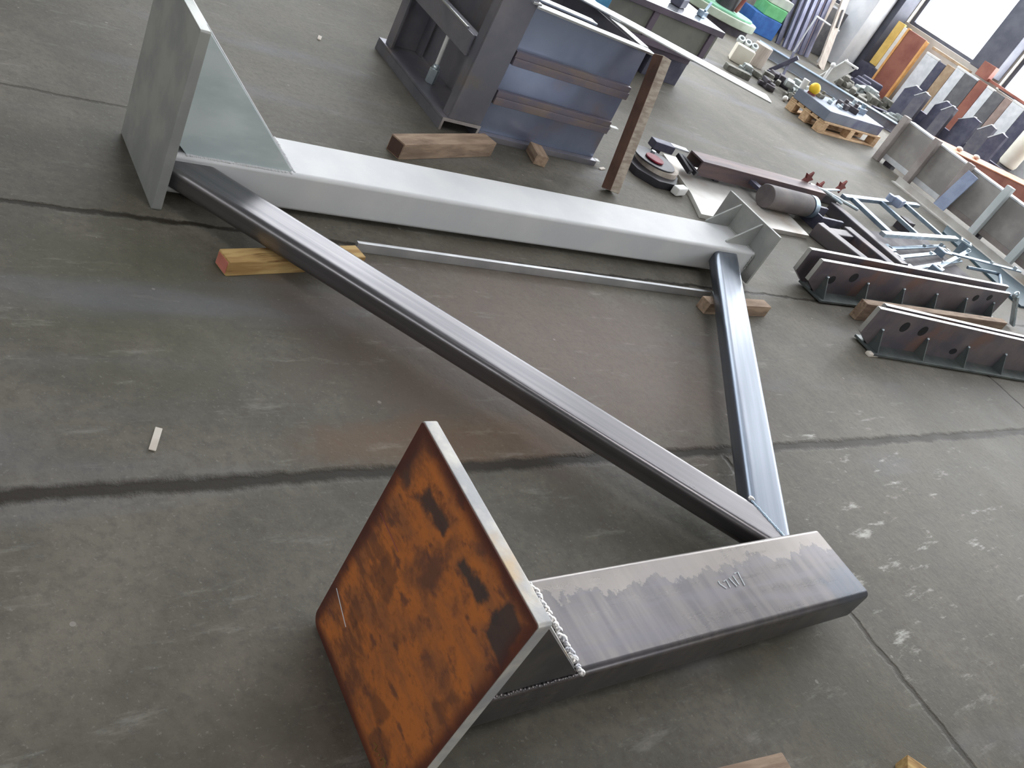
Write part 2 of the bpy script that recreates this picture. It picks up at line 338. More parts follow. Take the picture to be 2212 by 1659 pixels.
def tag(o, label=None, cat=None, group=None, kind=None):
    if label: o['label'] = label
    if cat: o['category'] = cat
    if group: o['group'] = group
    if kind: o['kind'] = kind
    return o
XF = {}
def thing(name, label, cat, loc, rz=0.0, group=None):
    o = bpy.data.objects.new(name, None); COL.objects.link(o); o.empty_display_size = .1
    o.location = loc; o.rotation_euler = (0, 0, rz); XF[o.name] = Matrix.Translation(loc) @ Matrix.Rotation(rz, 4, 'Z')
    return tag(o, label, cat, group)
def obj(name, mb, m, parent=None, label=None, cat=None, group=None, kind=None, local=False, origin=None):
    """mesh drawn in place coordinates (or in the parent's own frame when local) linked as one object"""
    bm = mb.bm
    if parent is not None and parent.name in XF: base = XF[parent.name]
    else: base = None
    loc = None
    if base is not None:
        if not local: bmesh.ops.transform(bm, matrix=base.inverted(), verts=bm.verts)
    else:
        xs = [v.co for v in bm.verts]
        loc = Vector(origin) if origin else Vector((sum(v.x for v in xs)/len(xs), sum(v.y for v in xs)/len(xs), min(v.z for v in xs)))
        bmesh.ops.translate(bm, vec=-loc, verts=bm.verts)
    bmesh.ops.recalc_face_normals(bm, faces=bm.faces) if False else None
    me = bpy.data.meshes.new(name); bm.to_mesh(me); bm.free(); me.materials.append(M[m] if isinstance(m, str) else m)
    me.set_sharp_from_angle(angle=math.radians(32))
    for f in me.polygons: f.use_smooth = True
    o = bpy.data.objects.new(name, me); COL.objects.link(o)
    if loc is not None: o.location = loc; XF[o.name] = Matrix.Translation(loc)
    else: XF[o.name] = base
    if parent is not None: o.parent = parent
    wm = o.modifiers.new('face_weighted', 'WEIGHTED_NORMAL'); wm.keep_sharp = True
    return tag(o, label, cat, group, kind)
def dup(root, loc, rz, label=None):
    r = root.copy(); COL.objects.link(r); r.location = loc; r.rotation_euler = (0, 0, rz)
    if label: r['label'] = label
    for ch in list(root.children):
        c = ch.copy(); COL.objects.link(c); c.parent = r
        for g in list(ch.children):
            d = g.copy(); COL.objects.link(d); d.parent = c
    return r

# ================================================================== the hall
X0, X1, Y0, Y1, ZC = -6.0, 13.5, -7.0, 9.8, 7.0
obj('floor', MB().box(X0-.2, X1+.2, Y0-.2, Y1+.2, -.2, 0), 'floor', kind='structure', origin=(0, 0, 0))
def wall_with_openings(name, axis, pos, th, lo, hi, openings):
    """wall slab across axis with rectangular openings (a0, a1, z0, z1)"""
    mb = MB()
    cuts = sorted(set([lo, hi]+[v for q in openings for v in q[:2]]))
    for a, b in zip(cuts, cuts[1:]):
        mid_ = (a+b)/2; zs = [0.0]
        for q in sorted([q for q in openings if q[0] < mid_ < q[1]], key=lambda q: q[2]): zs += [q[2], q[3]]
        zs.append(ZC)
        for z0, z1 in zip(zs[::2], zs[1::2]):
            if z1-z0 > 1e-4:
                if axis == 'x': mb.box(pos, pos+th, a, b, z0, z1)
                else: mb.box(a, b, pos, pos+th, z0, z1)
    obj(name, mb, 'wall', kind='structure')
wn = [0]
def window(axis, pos, a0, a1, z0, z1, m, nx, nz):
    wn[0] += 1
    fr = MB()
    def bar(p, q, r, s_):
        if axis == 'x': fr.box(pos-.03, pos+.03, p, q, r, s_)
        else: fr.box(p, q, pos-.03, pos+.03, r, s_)
    bar(a0, a0+.06, z0, z1); bar(a1-.06, a1, z0, z1); bar(a0+.06, a1-.06, z0, z0+.05); bar(a0+.06, a1-.06, z1-.06, z1)
    for k in range(1, nx): c = a0+(a1-a0)*k/nx; bar(c-.02, c+.02, z0+.05, z1-.06)
    for k in range(1, nz): c = z0+(z1-z0)*k/nz; bar(a0+.06, a1-.06, c-.02, c+.02)
    f = obj('window_%d' % wn[0], fr, 'frame_steel', kind='structure')
    g = MB()
    if axis == 'x': g.box(pos+.031, pos+.041, a0+.03, a1-.03, z0+.03, z1-.03)
    else: g.box(a0+.03, a1-.03, pos+.031, pos+.041, z0+.03, z1-.03)
    if pos < 0: bmesh.ops.translate(g.bm, vec=(-.072, 0, 0) if axis == 'x' else (0, -.072, 0), verts=g.bm.verts)
    obj('pane', g, m, f)
RW = [(7.42, 8.86, 1.02, 5.6), (5.62, 6.95, .93, 5.6), (3.2, 5.1, 1.02, 5.6), (.8, 2.7, 1.02, 5.6)]
wall_with_openings('wall_right', 'x', X1, .3, Y0-.2, Y1+.2, RW)
for q in RW: window('x', X1+.12, *q, 'pane_right', 1 if q[0] > 5 else 2, 1 if q[0] > 5 else 3)
BW = [(12.70, 13.3, .72, 6.2), (9.0, 12.4, 1.15, 6.2), (5.3, 8.7, 1.15, 6.2), (1.8, 5.0, 1.9, 6.2)]
wall_with_openings('wall_back', 'y', Y1, .3, X0, X1, BW)
for q in BW: window('y', Y1+.12, *q, 'pane_back', 1 if q[0] > 12.5 else 4, 1 if q[0] > 12.5 else 4)
LW = [(-5.0, -1.0, 2.0, 5.0), (1.0, 5.0, 2.0, 5.0)]  # unseen windows added to bring light from behind the camera
wall_with_openings('wall_left', 'x', X0-.3, .3, Y0-.2, Y1+.2, LW)
for q in LW: window('x', X0-.12, *q, 'pane_fill', 4, 3)
FW = [(.5, 4.5, 2.4, 5.4), (5.5, 9.5, 2.4, 5.4)]  # unseen windows added to brighten faces turned to the front wall
wall_with_openings('wall_front', 'y', Y0-.3, .3, X0, X1, FW)
for q in FW: window('y', Y0-.12, *q, 'pane_fill', 4, 3)
SK = [(4.2, 6.2, 3.0, 4.8), (7.4, 10.0, 3.0, 4.8), (7.4, 10.0, 6.6, 8.4), (1.2, 3.0, -1.6, .9)]
cl = MB()
ys = sorted(set([Y0-.2, Y1+.2]+[v for q in SK for v in q[2:]]))
for a, b in zip(ys, ys[1:]):
    xs = [X0-.2]
    for q in sorted([q for q in SK if q[2] < (a+b)/2 < q[3]]): xs += [q[0], q[1]]
    xs.append(X1+.2)
    for p, q in zip(xs[::2], xs[1::2]): cl.box(p, q, a, b, ZC, ZC+.2)
obj('ceiling', cl, 'roof', kind='structure')
for (a, b, c, d) in SK:
    wn[0] += 1; fr = MB()
    for k in range(5): xx = a+(b-a)*k/4; fr.box(xx-.025, xx+.025, c, d, ZC+.04, ZC+.1)
    for yy in (c+.03, d-.03): fr.box(a, b, yy-.03, yy+.03, ZC+.041, ZC+.099)
    f = obj('window_%d' % wn[0], fr, 'frame_steel', kind='structure')
    obj('pane', MB().box(a, b, c, d, ZC+.101, ZC+.12), 'pane_roof' if c > 0 else 'pane_over', f)
# column in the corner, jamb of the big window, pier between the windows
obj('trim_1', MB().box(12.75, 13.15, 8.98, 9.45, 0, ZC, .015), 'concrete', kind='structure')
obj('trim_2', MB().box(13.16, 13.5, 8.87, 9.02, 0, ZC, .01), 'frame_steel', kind='structure')
obj('trim_3', MB().box(13.25, 13.5, 6.98, 7.40, 1.02, ZC, .01), 'frame_steel', kind='structure')

# ================================================================== welded frame (the subject)
FR = thing('welded_frame', 'large unpainted welded steel truss with three end plates lying flat on low timbers', 'steel frame', (2.2, 1.6, 0))
ZA0, ZA1 = .040, .157   # front tube; the long tube reaches a little lower
AY0, AY1, FY0, FY1 = 2.415, 2.655, .552, .800
yA, yF = (AY0+AY1)/2, (FY0+FY1)/2; zc = (ZA0+ZA1)/2
obj('chord', MB().rhs((.881, yA, (.018+ZA1)/2), (3.80, yA, (.018+ZA1)/2), AY1-AY0, ZA1-.018, .015, .009), 'galv', FR, label='long light grey primed box tube')
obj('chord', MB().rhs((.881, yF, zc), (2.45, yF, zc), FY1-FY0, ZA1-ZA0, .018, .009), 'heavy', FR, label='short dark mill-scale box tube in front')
TW, TH = .142, .073
dD = Vector((.65, -.76, 0)).normalized(); nD = Vector((.76, .65, 0)).normalized()
dV = Vector((.634, .773, 0)).normalized(); nV = Vector((.773, -.634, 0)).normalized()
cD, cV = 2.362-TW/2-.002, 1.172+TW/2
pD = nD*cD; pV = nV*cV
crotch = Vector((2.293, .950, 0)); seam_end = Vector((2.312, .80, 0))
sd_ = (seam_end-crotch).normalized(); sn = Vector((-sd_.y, sd_.x, 0))
def on(p, d, n, c, y): return p+d*((y-p.y)/d.y)
a = on(pD, dD, nD, cD, 2.3); b = on(pD, dD, nD, cD, 1.2); a.z = b.z = zc
obj('brace', MB().rhs(a, b, TW, TH, .020, .006, start=[((0, AY0, 0), (0, 1, 0)), ((.881, 0, 0), (1, 0, 0))], end=[((0, FY1, 0), (0, 1, 0)), (crotch, sn)]), 'tube', FR, label='long dark diagonal box tube')
a = on(pV, dV, nV, cV, 1.0); b = on(pV, dV, nV, cV, 2.2); a.z = b.z = zc
obj('brace', MB().rhs(a, b, TW, TH, .020, .006, start=[((0, FY1, 0), (0, 1, 0)), (crotch, sn)], end=[((0, AY0, 0), (0, 1, 0))]), 'tube_blue', FR, label='bluish box tube on the right')
# end plates
def rounded(y0, y1, z0, z1, rs):
    q = []
    for (cy_, cz, a0, r) in ((y1, z1, 0, rs[0]), (y0, z1, PI/2, rs[1]), (y0, z0, PI, rs[2]), (y1, z0, 1.5*PI, rs[3])):
        sx = -1 if cy_ == y1 else 1; sz = -1 if cz == z1 else 1
        for k in range(7): an = a0+k*PI/12; q.append((cy_+sx*r+r*math.cos(an), cz+sz*r+r*math.sin(an)))
    return q
RO = (FR.location.x, FR.location.y, FR.location.z)
rp = obj('end_plate', MB().prism(rounded(.462, .884, 0, .583, (.006, .006, .006, .028)), 'x', .8535, .881, .002), 'edge', FR, label='thick end plate with orange rusted face')
obj('rusted_face', MB().prism(rounded(.4635, .8825, .0015, .5815, (.006, .006, .006, .028)), 'x', .8515, .8535), rust_material(RO), rp)
lp = obj('end_plate', MB().prism(rounded(2.342, 2.775, 0, .574, (.006,)*4), 'x', .851, .881, .002), 'galv_plate', FR, label='thick grey blasted end plate')
obj('end_plate', MB().prism(rounded(2.355, 2.765, .008, .300, (.005,)*4), 'x', 3.80, 3.816, .0015), 'galv_plate', FR, label='small thin grey end plate')
# haunches: two triangular gussets and a sloping cover plate at each big plate
def haunch(y0, y1, mg, mc, xt, ztop):
    t = .011
    for yy in (y0, y1-t):
        obj('gusset', MB().prism([(.881, ZA1+.055), (.881, ztop), (.893, ztop), (xt, ZA1+.002), (xt-.012, ZA1), (.936, ZA1)], 'y', yy, yy+t, .001), mg, FR)
    obj('cover_plate', MB().prism([(.889, ztop), (.900, ztop), (xt+.006, ZA1), (xt-.010, ZA1)], 'y', y0+t+.0005, y1-t-.0005, .0008), mc, FR)
haunch(AY0+.012, AY1-.012, 'gusset', 'galv', 1.28, .556)
haunch(FY0+.006, FY1-.006, 'gusset_dark', 'edge', 1.275, .552)
for yy in (2.475, 2.648):
    obj('gusset', MB().prism([(3.80, ZA1), (3.80, .288), (3.792, .288), (3.615, ZA1+.008), (3.615, ZA1)], 'y', yy, yy+.009, .0008), 'galv_plate', FR)
# welds
def weld(pts, r, m='weld', lump=.35, step=.010):
    mb = MB(); pts = [Vector(p) for p in pts]
    for p, q in zip(pts, pts[1:]):
        n = max(2, int((q-p).length/step))
        for k in range(n):
            c = p.lerp(q, (k+.5)/n); mb.ball(c+Vector((random.uniform(-1, 1), random.uniform(-1, 1), 0))*r*lump, r*random.uniform(.75, 1.2), 1, 1, .6, 8)
    return mb
obj('weld_bead', weld([(1.288, FY0+.004, ZA1+.003), (1.288, FY1-.015, ZA1+.003)], .0090, lump=.5, step=.005), 'weld', FR)
obj('weld_bead', weld([(.90, FY0+.004, ZA1-.002), (1.27, FY0+.004, ZA1-.002)], .005), 'heavy', FR)
obj('weld_bead', weld([(1.290, AY0+.014, ZA1), (1.290, AY1-.014, ZA1)], .006, lump=.15, step=.006), 'galv', FR)
obj('weld_bead', weld([(.936, AY0+.010, ZA1-.002), (1.28, AY0+.010, ZA1-.002)], .006, lump=.1, step=.006), 'galv', FR)
wz = zc+TH/2
obj('weld_bead', weld([(crotch.x, crotch.y, wz), (seam_end.x, seam_end.y+.003, wz)], .0055, lump=.12, step=.0035), 'zinc', FR)
obj('weld_bead', weld([(crotch.x+.006, crotch.y-.004, wz), (crotch.x, crotch.y+.006, wz)], .010), 'weld', FR)
obj('weld_bead', weld([(3.792, AY0-.003, ZA0+.02), (3.792, AY0-.003, ZA1-.02), (3.792, AY0+.018, ZA1+.002), (3.792, AY1-.02, ZA1+.002)], .006, lump=.1, step=.006), 'galv_plate', FR)
# chalk marks
def strokes(lines, r, fix):
    mb = MB()
    for l in lines: mb.rod([fix(p) for p in l], r, 6)
    return mb
CH = [[(1.873, .693), (1.872, .685), (1.884, .669)], [(1.891, .689), (1.905, .693), (1.9, .669)], [(1.921, .696), (1.927, .668)], [(1.941, .7), (1.94, .671)], [(1.952, .705), (1.97, .708), (1.959, .666)]]
obj('chalk_mark', strokes(CH, .0016, lambda p: (p[0], p[1], ZA1+.0006)), 'chalk', FR)
YC = [[(.58, .042), (.57, .05), (.569, .035), (.563, .042)], [(.557, .044), (.553, .044)], [(.546, .043), (.544, .054), (.535, .056), (.532, .047), (.534, .04)]]
obj('chalk_mark', strokes(YC, .0016, lambda p: (.8512, p[0], p[1])), 'ychalk', rp)
SC = [[(.861, .363), (.82, .362), (.774, .360)], [(.865, .129), (.83, .118), (.79, .106)]]
obj('scratch_mark', strokes(SC[:1], .0012, lambda p: (.8513, p[0], p[1])), 'rust_red', rp)
obj('scratch_mark', strokes(SC[1:], .0010, lambda p: (.8513, p[0], p[1])), 'chalk', rp)

# ------------------------------------------------------------------ things lying inside / under the frame
def timber(name, label, a, b, w_, h_, m, me=None, bev=.004, z0=0.0):
    a, b = Vector(a), Vector(b); d = (b-a).normalized(); c = (a+b)/2
    t = thing(name, label, 'timber', (c.x, c.y, z0), math.atan2(d.y, d.x)); L = (b-a).length
    obj('beam', MB().obox((0, 0, h_/2), (L, w_, h_), None, bev), m, t, local=True)
    if me: obj('end_grain', MB().obox((-L/2-.001, 0, h_/2), (.003, w_-.012, h_-.012), None, .001), me, t, local=True)
    return t
timber('timber_block', 'pale split timber with red end under the long diagonal tube', (.985, 2.070, 0), (1.475, 2.175, 0), .066, .052, 'timber_pale', 'timber_end')
timber('timber_block', 'small brown timber under the bluish tube of the frame', (3.205, 2.10, 0), (3.70, 2.125, 0), .06, .060, 'timber')
obj('flat_bar', MB().beam((1.50, 2.252, .018), (3.36, 2.205, .018), .016, .036, .002), 'bar_steel', label='thin bright steel bar lying on the floor inside the frame beside the long tube', cat='bar')
timber('timber_block', 'brown squared timber with dark end in front of the steel hopper', (1.985, 3.005, 0), (2.60, 3.225, 0), .085, .075, 'timber', 'timber_dark')
timber('timber_block', 'short timber stub poking out under the hopper front', (2.93, 3.20, 0), (2.965, 3.335, 0), .07, .055, 'timber')
timber('timber_block', 'tan timber at the bottom edge of the photo under the rusty plate end', (1.827, .250, 0), (1.25, .312, 0), .075, .05, 'timber', 'timber_dark')
timber('timber_block', 'pale pointed timber stub at the bottom edge right of the tan one', (2.225, .139, 0), (2.374, -.061, 0), .08, .05, 'timber_pale')
timber('wood_offcut', 'tiny pale wood offcut beside the nearest ribbed girder', (4.33, 1.845, 0), (4.43, 1.845, 0), .03, .02, 'chip')
for i, (x, y, lab) in enumerate([(2.042, 4.077, 'pale wood chip on bare floor left of the hopper'), (.652, 1.401, 'flat white plaster fleck on the floor left of the rusty plate'), (3.476, 3.332, 'small pale chip on the floor by the leaning post foot')]):
    obj('floor_chip', MB().obox((x, y, .003), (.055, .018, .006) if i != 1 else (.075, .016, .003), (1.1, 1.15, .4)[i], .0012), 'chip', label=lab, cat='chip')

# ================================================================== steel hopper (tall box behind the frame)
HP = thing('steel_hopper', 'dark blue steel hopper with ribbed side panel and channel posts', 'hopper', (2.9, 3.8, 0))
# bottom channel along the left side (open underneath, seen end-on)
ch = MB().box(2.395, 2.62, 3.36, 4.165, .048, .062, .002).box(2.395, 2.407, 3.36, 4.165, 0, .048).box(2.608, 2.62, 3.36, 4.165, 0, .048)
obj('base_channel', ch, 'darksteel', HP)
obj('channel_edge', MB().box(2.396, 2.62, 3.357, 3.36, .047, .063).box(2.396, 2.408, 3.357, 3.36, .0, .047).box(2.607, 2.62, 3.357, 3.36, .0, .047), 'grey_post', HP)
obj('post', MB().box(2.43, 2.615, 3.362, 3.374, .063, .80, .002).box(2.43, 2.442, 3.374, 3.43, .063, .80).box(2.603, 2.615, 3.374, 3.43, .063, .80), 'darksteel', HP)
obj('post', MB().box(2.41, 2.60, 4.10, 4.112, .063, .80, .002).box(2.41, 2.422, 4.04, 4.10, .063, .80).box(2.588, 2.60, 4.04, 4.10, .063, .80), 'darksteel', HP)
obj('cross_channel', MB().box(2.412, 2.424, 3.431, 4.039, .345, .445, .002).box(2.425, 2.47, 3.431, 4.039, .433, .445).box(2.425, 2.47, 3.431, 4.039, .345, .357), 'darksteel', HP)
obj('lip_highlight', MB().box(2.408, 2.424, 3.50, 4.039, .446, .456, .003), 'bright', HP)  # bright strip paints the highlight along the cross channel
obj('side_sheet', MB().box(2.622, 2.63, 3.42, 4.16, .0, .64), 'darksteel', HP)
obj('rear_sheet', MB().box(2.631, 3.39, 4.15, 4.158, .0, .64), 'darksteel', HP)
obj('right_sheet', MB().box(3.382, 3.39, 3.425, 4.149, .0, .64), 'darksteel', HP)
obj('floor_sheet', MB().box(2.631, 3.381, 3.43, 4.149, .03, .036), 'darksteel', HP)
obj('front_sheet', MB().prism([(2.62, .0), (3.42, .0), (3.385, .648), (2.62, .668)], 'y', 3.385, 3.395), 'bluepanel', HP)
for z0 in (.425, .222):
    obj('rail', MB().box(2.622, 3.395, 3.352, 3.384, z0-.034, z0+.004, .003).box(2.622, 3.392, 3.358, 3.384, z0+.004, z0+.034, .002), 'ribrail', HP)
obj('rail', MB().box(2.622, 3.425, 3.345, 3.384, .0, .03, .002), 'darksteel', HP)
for zz in (.222, .02): obj('rail_tip', MB().box(3.396+(.03 if zz < .1 else 0), 3.455, 3.348, 3.38, zz-.006, zz+.012, .003), 'white', HP)
# bright rim flats
obj('rim_bar', MB().beam((2.60, 3.372, .676), (3.40, 3.372, .654), .065, .012, .003), 'bright', HP)
obj('rim_bar', MB().beam((2.64, 3.545, .668), (3.12, 3.545, .652), .06, .012, .003), 'bright', HP)
obj('rim_bar', MB().beam((2.595, 3.34, .689), (2.595, 3.56, .681), .05, .012, .003), 'bright', HP)
obj('rim_bar', MB().beam((3.385, 3.42, .655), (3.385, 4.16, .655), .06, .012, .003), 'bright', HP)
hk = MB().rod([(2.50, 3.745, .335), (2.50, 3.735, .14)], .011, 10); obj('tie_rod', hk, 'white', HP)
obj('rod_nut', MB().cyl((2.50, 3.733, .062), (2.50, 3.733, .14), .026, n=6, bev=.004).ball((2.50, 3.733, .145), .02), 'zinc_light', HP)
obj('flat_bar', MB().beam((2.45, 4.36, .668), (4.27, 3.245, .668), .13, .012, .004), 'bright', label='long bright flat bar lying across the hopper top and sticking out', cat='bar')
# leaning timber post
pa, pb = Vector((3.335, 3.065, .012)), Vector((3.415, 3.30, .672))
pt = thing('timber_post', 'greyed timber post leaning against the right corner of the hopper', 'timber', (3.335, 3.065, 0))
obj('shaft', MB().beam(pa, pb, .074, .066, .004, up=(0, 1, .3)), 'timber_grey', pt)
dd = (pb-pa).normalized(); fy = Vector((0, 1, .3)); fy = (fy-dd*fy.dot(dd)).normalized(); sx = dd.cross(fy)
obj('shaded_side', MB().obox((pa+pb)/2-sx*.0375 if sx.x > 0 else (pa+pb)/2+sx*.0375, (.003, .064, (pb-pa).length*.99), Matrix((sx, fy, dd)).transposed()), 'timber_dark', pt)  # dark slab colours in the unlit side of the post

# ================================================================== ribbed girders on the right
def girder(root, plates, L, spacing, holes, back):
    """girder in its own frame: x along, z up, front web at y=0"""
    for i, (x0, y0, zt, l) in enumerate(plates):
        wbm = MB().prism([(x0, zt), (x0, .085), (x0+.12, .022), (x0+l, .022), (x0+l, zt)], 'y', y0, y0+.022)
        wo = obj('web', wbm, 'rib', root, local=True)
        obj('top_edge', MB().box(x0, x0+l, y0-.001, y0+.023, zt, zt+.004, .0015).prism([(x0-.003, .085), (x0, .085), (x0, zt), (x0-.003, zt)], 'y', y0-.001, y0+.023), 'rib_edge', wo, local=True)
        if i == 0:
            for (hx, hz_, rx, rz_) in holes:
                obj('slot', MB().prism([(hx+rx*math.cos(2*PI*k/20), hz_+rz_*math.sin(2*PI*k/20)) for k in range(20)], 'y', y0-.002, y0-.0003), 'hole', wo, local=True)
    obj('flange', MB().box(.10, L, -.085, back, .008, .022, .002), 'rib_flange', root, local=True)
    n = int((L-.12)/spacing)+1
    for k in range(n):
        xx = .135+k*spacing
        obj('stiffener', MB().prism([(0.0, .022), (-.075, .022), (-.012, .128), (0.0, .128)], 'x', xx, xx+.008), 'rib_flange', root, local=True)
        obj('weld_tip', MB().ball((xx+.004, -.008, .128), .0085, 1, 1, .8, 8), 'zinc_light', root, local=True)
    for xx in (.2, L-.25): obj('packer', MB().box(xx, xx+.09, -.06, .06, 0, .008), 'oxide', root, local=True)
g1 = thing('ribbed_girder', 'long double-web ribbed girder behind the timber plank, further from the camera', 'girder', (4.28, 2.35, 0), math.radians(.0))
girder(g1, [(0, 0, .214, 2.42), (-.02, .085, .222, 2.55)], 2.42, .427, [(.396, .145, .036, .030), (.205, .110, .03, .026), (1.975, .140, .034, .026), (2.16, .160, .03, .024)], .10)
g2 = thing('ribbed_girder', 'nearest ribbed girder with dark slots running out of the right edge', 'girder', (4.275, 1.925, 0), math.radians(-6))
girder(g2, [(0, 0, .236, 2.3), (.12, .055, .232, 2.2)], 2.3, .43, [(.305, .165, .034, .032), (.482, .163, .034, .032), (.905, .075, .034, .020)], .075)
timber('timber_plank', 'long tan plank lying on edge between the two ribbed girders', (4.60, 2.17, 0), (6.42, 2.155, 0), .05, .115, 'timber')

# ================================================================== plate, drawbar and tubes behind the frame end
obj('steel_plate', MB().prism([(4.0, 2.985), (5.10, 2.99), (5.20, 3.70), (4.27, 3.70), (4.12, 3.22)], 'z', 0, .028, .003), 'sheet', label='light steel sheet lying on the floor beyond the small end plate', cat='steel plate')
db = thing('drawbar', 'brown channel drawbar with dark cylinder lying over the light steel sheet', 'drawbar', (5.0, 3.5, .0))
obj('channel', MB().box(4.33, 5.70, 3.440, 3.570, .135, .147, .002).box(4.33, 5.70, 3.440, 3.450, .05, .135).box(4.33, 5.70, 3.560, 3.570, .05, .135), 'rail_brown', db)
obj('cylinder', MB().cyl((4.82, 3.26, .104), (5.28, 3.26, .104), .076, n=28, bev=.006), 'grey_post2', db)
obj('hanger', MB().box(5.0, 5.06, 3.32, 3.439, .085, .11).box(4.84, 4.90, 3.32, 3.439, .085, .11), 'slate', db)
obj('end_ring', MB().ring((5.315, 3.26, .104), (1, 0, 0), .076, .05, .05), 'zinc', db)
obj('fork', MB().box(5.38, 5.62, 3.14, 3.165, .0, .10, .004).box(5.38, 5.62, 3.30, 3.325, .0, .10, .004).box(5.355, 5.379, 3.14, 3.325, .0, .10, .004), 'slate', db)
obj('support', MB().box(4.55, 4.60, 3.465, 3.55, .0285, .134).box(5.55, 5.6, 3.465, 3.55, .0, .134), 'oxide', db)
for (cx, cy_, cz) in ((5.60, 3.56, .17), (5.76, 3.545, .13), (6.20, 3.66, .14)):
    st = []
    for k in range(10): r = .058 if k % 2 == 0 else .028; st.append((cx+r*math.cos(k*PI/5), cz+r*math.sin(k*PI/5)))
    obj('star_knob', MB().prism(st, 'y', cy_+.008, cy_+.026, .002), 'rust_red', db)
obj('link', MB().rod([(5.62, 3.55, .14), (5.80, 3.53, .13), (5.98, 3.46, .10)], .012).rod([(5.80, 3.53, .13), (6.15, 3.42, .10)], .012).rod([(5.85, 3.60, .10), (6.22, 3.68, .11)], .010), 'zinc_light', db)
obj('link_base', MB().box(5.72, 6.2, 3.62, 3.72, .0, .07, .01), 'oxide', db)
hb = thing('wheel_hub', 'black eight-sided hub plate with red cap on the floor', 'hub', (3.92, 3.42, 0))
oc = [(.19*math.cos(PI/8+k*PI/4), .19*math.sin(PI/8+k*PI/4)) for k in range(8)]
obj('base', MB().prism(oc, 'z', 0, .045, .004), 'black', hb, local=True)
obj('drum', MB().cyl((.05, .02, .045), (.05, .02, .075), .14, n=28), 'beige', hb, local=True)
obj('disc', MB().cyl((.02, .03, .0755), (.02, .03, .085), .138, n=28, bev=.004), 'black', hb, local=True)
obj('cap', MB().cyl((.0, .01, .0855), (.0, .01, .098), .060, n=20, bev=.006), 'red', hb, local=True)
obj('nut', MB().cyl((.06, .10, .0855), (.06, .10, .10), .016, n=6), 'zinc_light', hb, local=True)
obj('foot', MB().obox((.09, -.20, .03), (.12, .05, .05), .3, .010), 'white', hb, local=True)
lk = thing('latch_lever', 'dark forked latch lever between the black hub and the brown channel', 'latch', (4.25, 3.62, 0))
obj('arm', MB().beam((4.06, 3.64, .10), (4.22, 3.62, .10), .07, .05, .005), 'slate', lk)
obj('fork', MB().beam((4.235, 3.56, .10), (4.24, 3.41, .07), .03, .03, .004).beam((4.26, 3.56, .10), (4.30, 3.41, .07), .03, .03, .004), 'black', lk)
obj('tongue', MB().beam((4.225, 3.64, .115), (4.36, 3.62, .115), .05, .012, .003), 'lightgrey', lk)
obj('leg', MB().box(4.12, 4.17, 3.64, 3.675, .0, .077), 'black', lk)

tf = thing('tube_frame', 'dark rectangular frame of square tubes lying on the floor by the far girder', 'tube frame', (5.55, 3.1, 0))
obj('tube', MB().rhs((5.23, 3.06, .05), (5.34, 2.60, .05), .10, .10, .008, .006), 'rhs_dark', tf)
obj('tube', MB().rhs((5.60, 3.09, .05), (5.66, 2.62, .05), .10, .10, .008, .006), 'rhs_dark', tf)
obj('tube', MB().rhs((5.285, 3.00, .05), (5.555, 3.02, .05), .08, .08, .008, .006), 'rhs_dark', tf)
obj('tube', MB().rhs((5.375, 2.69, .05), (5.60, 2.70, .05), .08, .08, .008, .006), 'rhs_dark', tf)
obj('loose_tube', MB().rhs((5.90, 3.46, .045), (5.91, 2.74, .045), .10, .09, .008, .006), 'rhs_dark', label='single dark square tube lying beside the tube frame under the ladder', cat='tube')
lf = thing('ladder_frame', 'galvanised ladder-shaped frame lying on the dark tubes', 'ladder frame', (6.8, 3.4, .10))
za = .115
obj('rail', MB().beam((6.10, 3.55, za), (7.62, 3.80, za), .045, .03, .003), 'zinc', lf)
obj('rail', MB().beam((6.02, 3.07, za), (7.55, 3.30, za), .045, .03, .003), 'zinc_light', lf)
for t_ in (.10, .45, .80):
    p = Vector((6.10, 3.55, za)).lerp(Vector((7.62, 3.80, za)), t_); q = Vector((6.02, 3.07, za)).lerp(Vector((7.55, 3.30, za)), t_)
    obj('rung', MB().beam(p+(q-p)*.052, q+(p-q)*.052, .07 if t_ < .2 else .035, .03, .003), 'zinc', lf)
obj('block', MB().box(6.95, 7.05, 3.42, 3.52, 0, .1), 'oxide', label='dark packing block under the ladder frame', cat='block')
BR = thing('bracket', 'long thin galvanised bracket in the heap, closest to the ladder frame rail', 'bracket', (6.08, 3.0, .006), .20, 'galvanised brackets in the heap')
obj('arm', MB().obox((.68, 0, .040), (1.30, .034, .012), None, .003), 'zinc', BR, local=True)
obj('plate', MB().obox((.05, 0, .0455), (.09, .085, .010), None, .003).obox((.0, 0, .024), (.010, .085, .048), None, .003), 'zinc', BR, local=True)
obj('hole', MB().cyl((.055, 0, .0506), (.055, 0, .0515), .018, n=14), 'hole', BR, local=True)
obj('bolt', MB().cyl((1.22, .0, .047), (1.22, .0, .068), .016, n=6), 'zinc_light', BR, local=True)
obj('bolt', MB().cyl((.80, .0, .047), (.80, .0, .060), .014, n=6), 'zinc_light', BR, local=True)
for (x, y, z, a_, lab) in [(6.00, 2.87, .016, .215, 'long thin galvanised bracket in the middle of the heap, second from the ladder frame rail'), (6.06, 2.76, .006, .23, 'long thin galvanised bracket in the heap, nearest the far girder'),
                           (6.35, 2.74, .060, .33, 'galvanised bracket lying slanted on top of the bracket heap'), (6.62, 2.92, .118, -.04, 'galvanised bracket at the far right, crossing over the heap')]:
    dup(BR, (x, y, z), a_, lab)
obj('plate_pile', MB().obox((6.42, 2.62, .026), (.30, .10, .04), .1, .006).obox((6.44, 2.62, .054), (.26, .09, .014), .3, .004), 'zinc', label='small pile of grey plates beside the far girder', cat='plate')
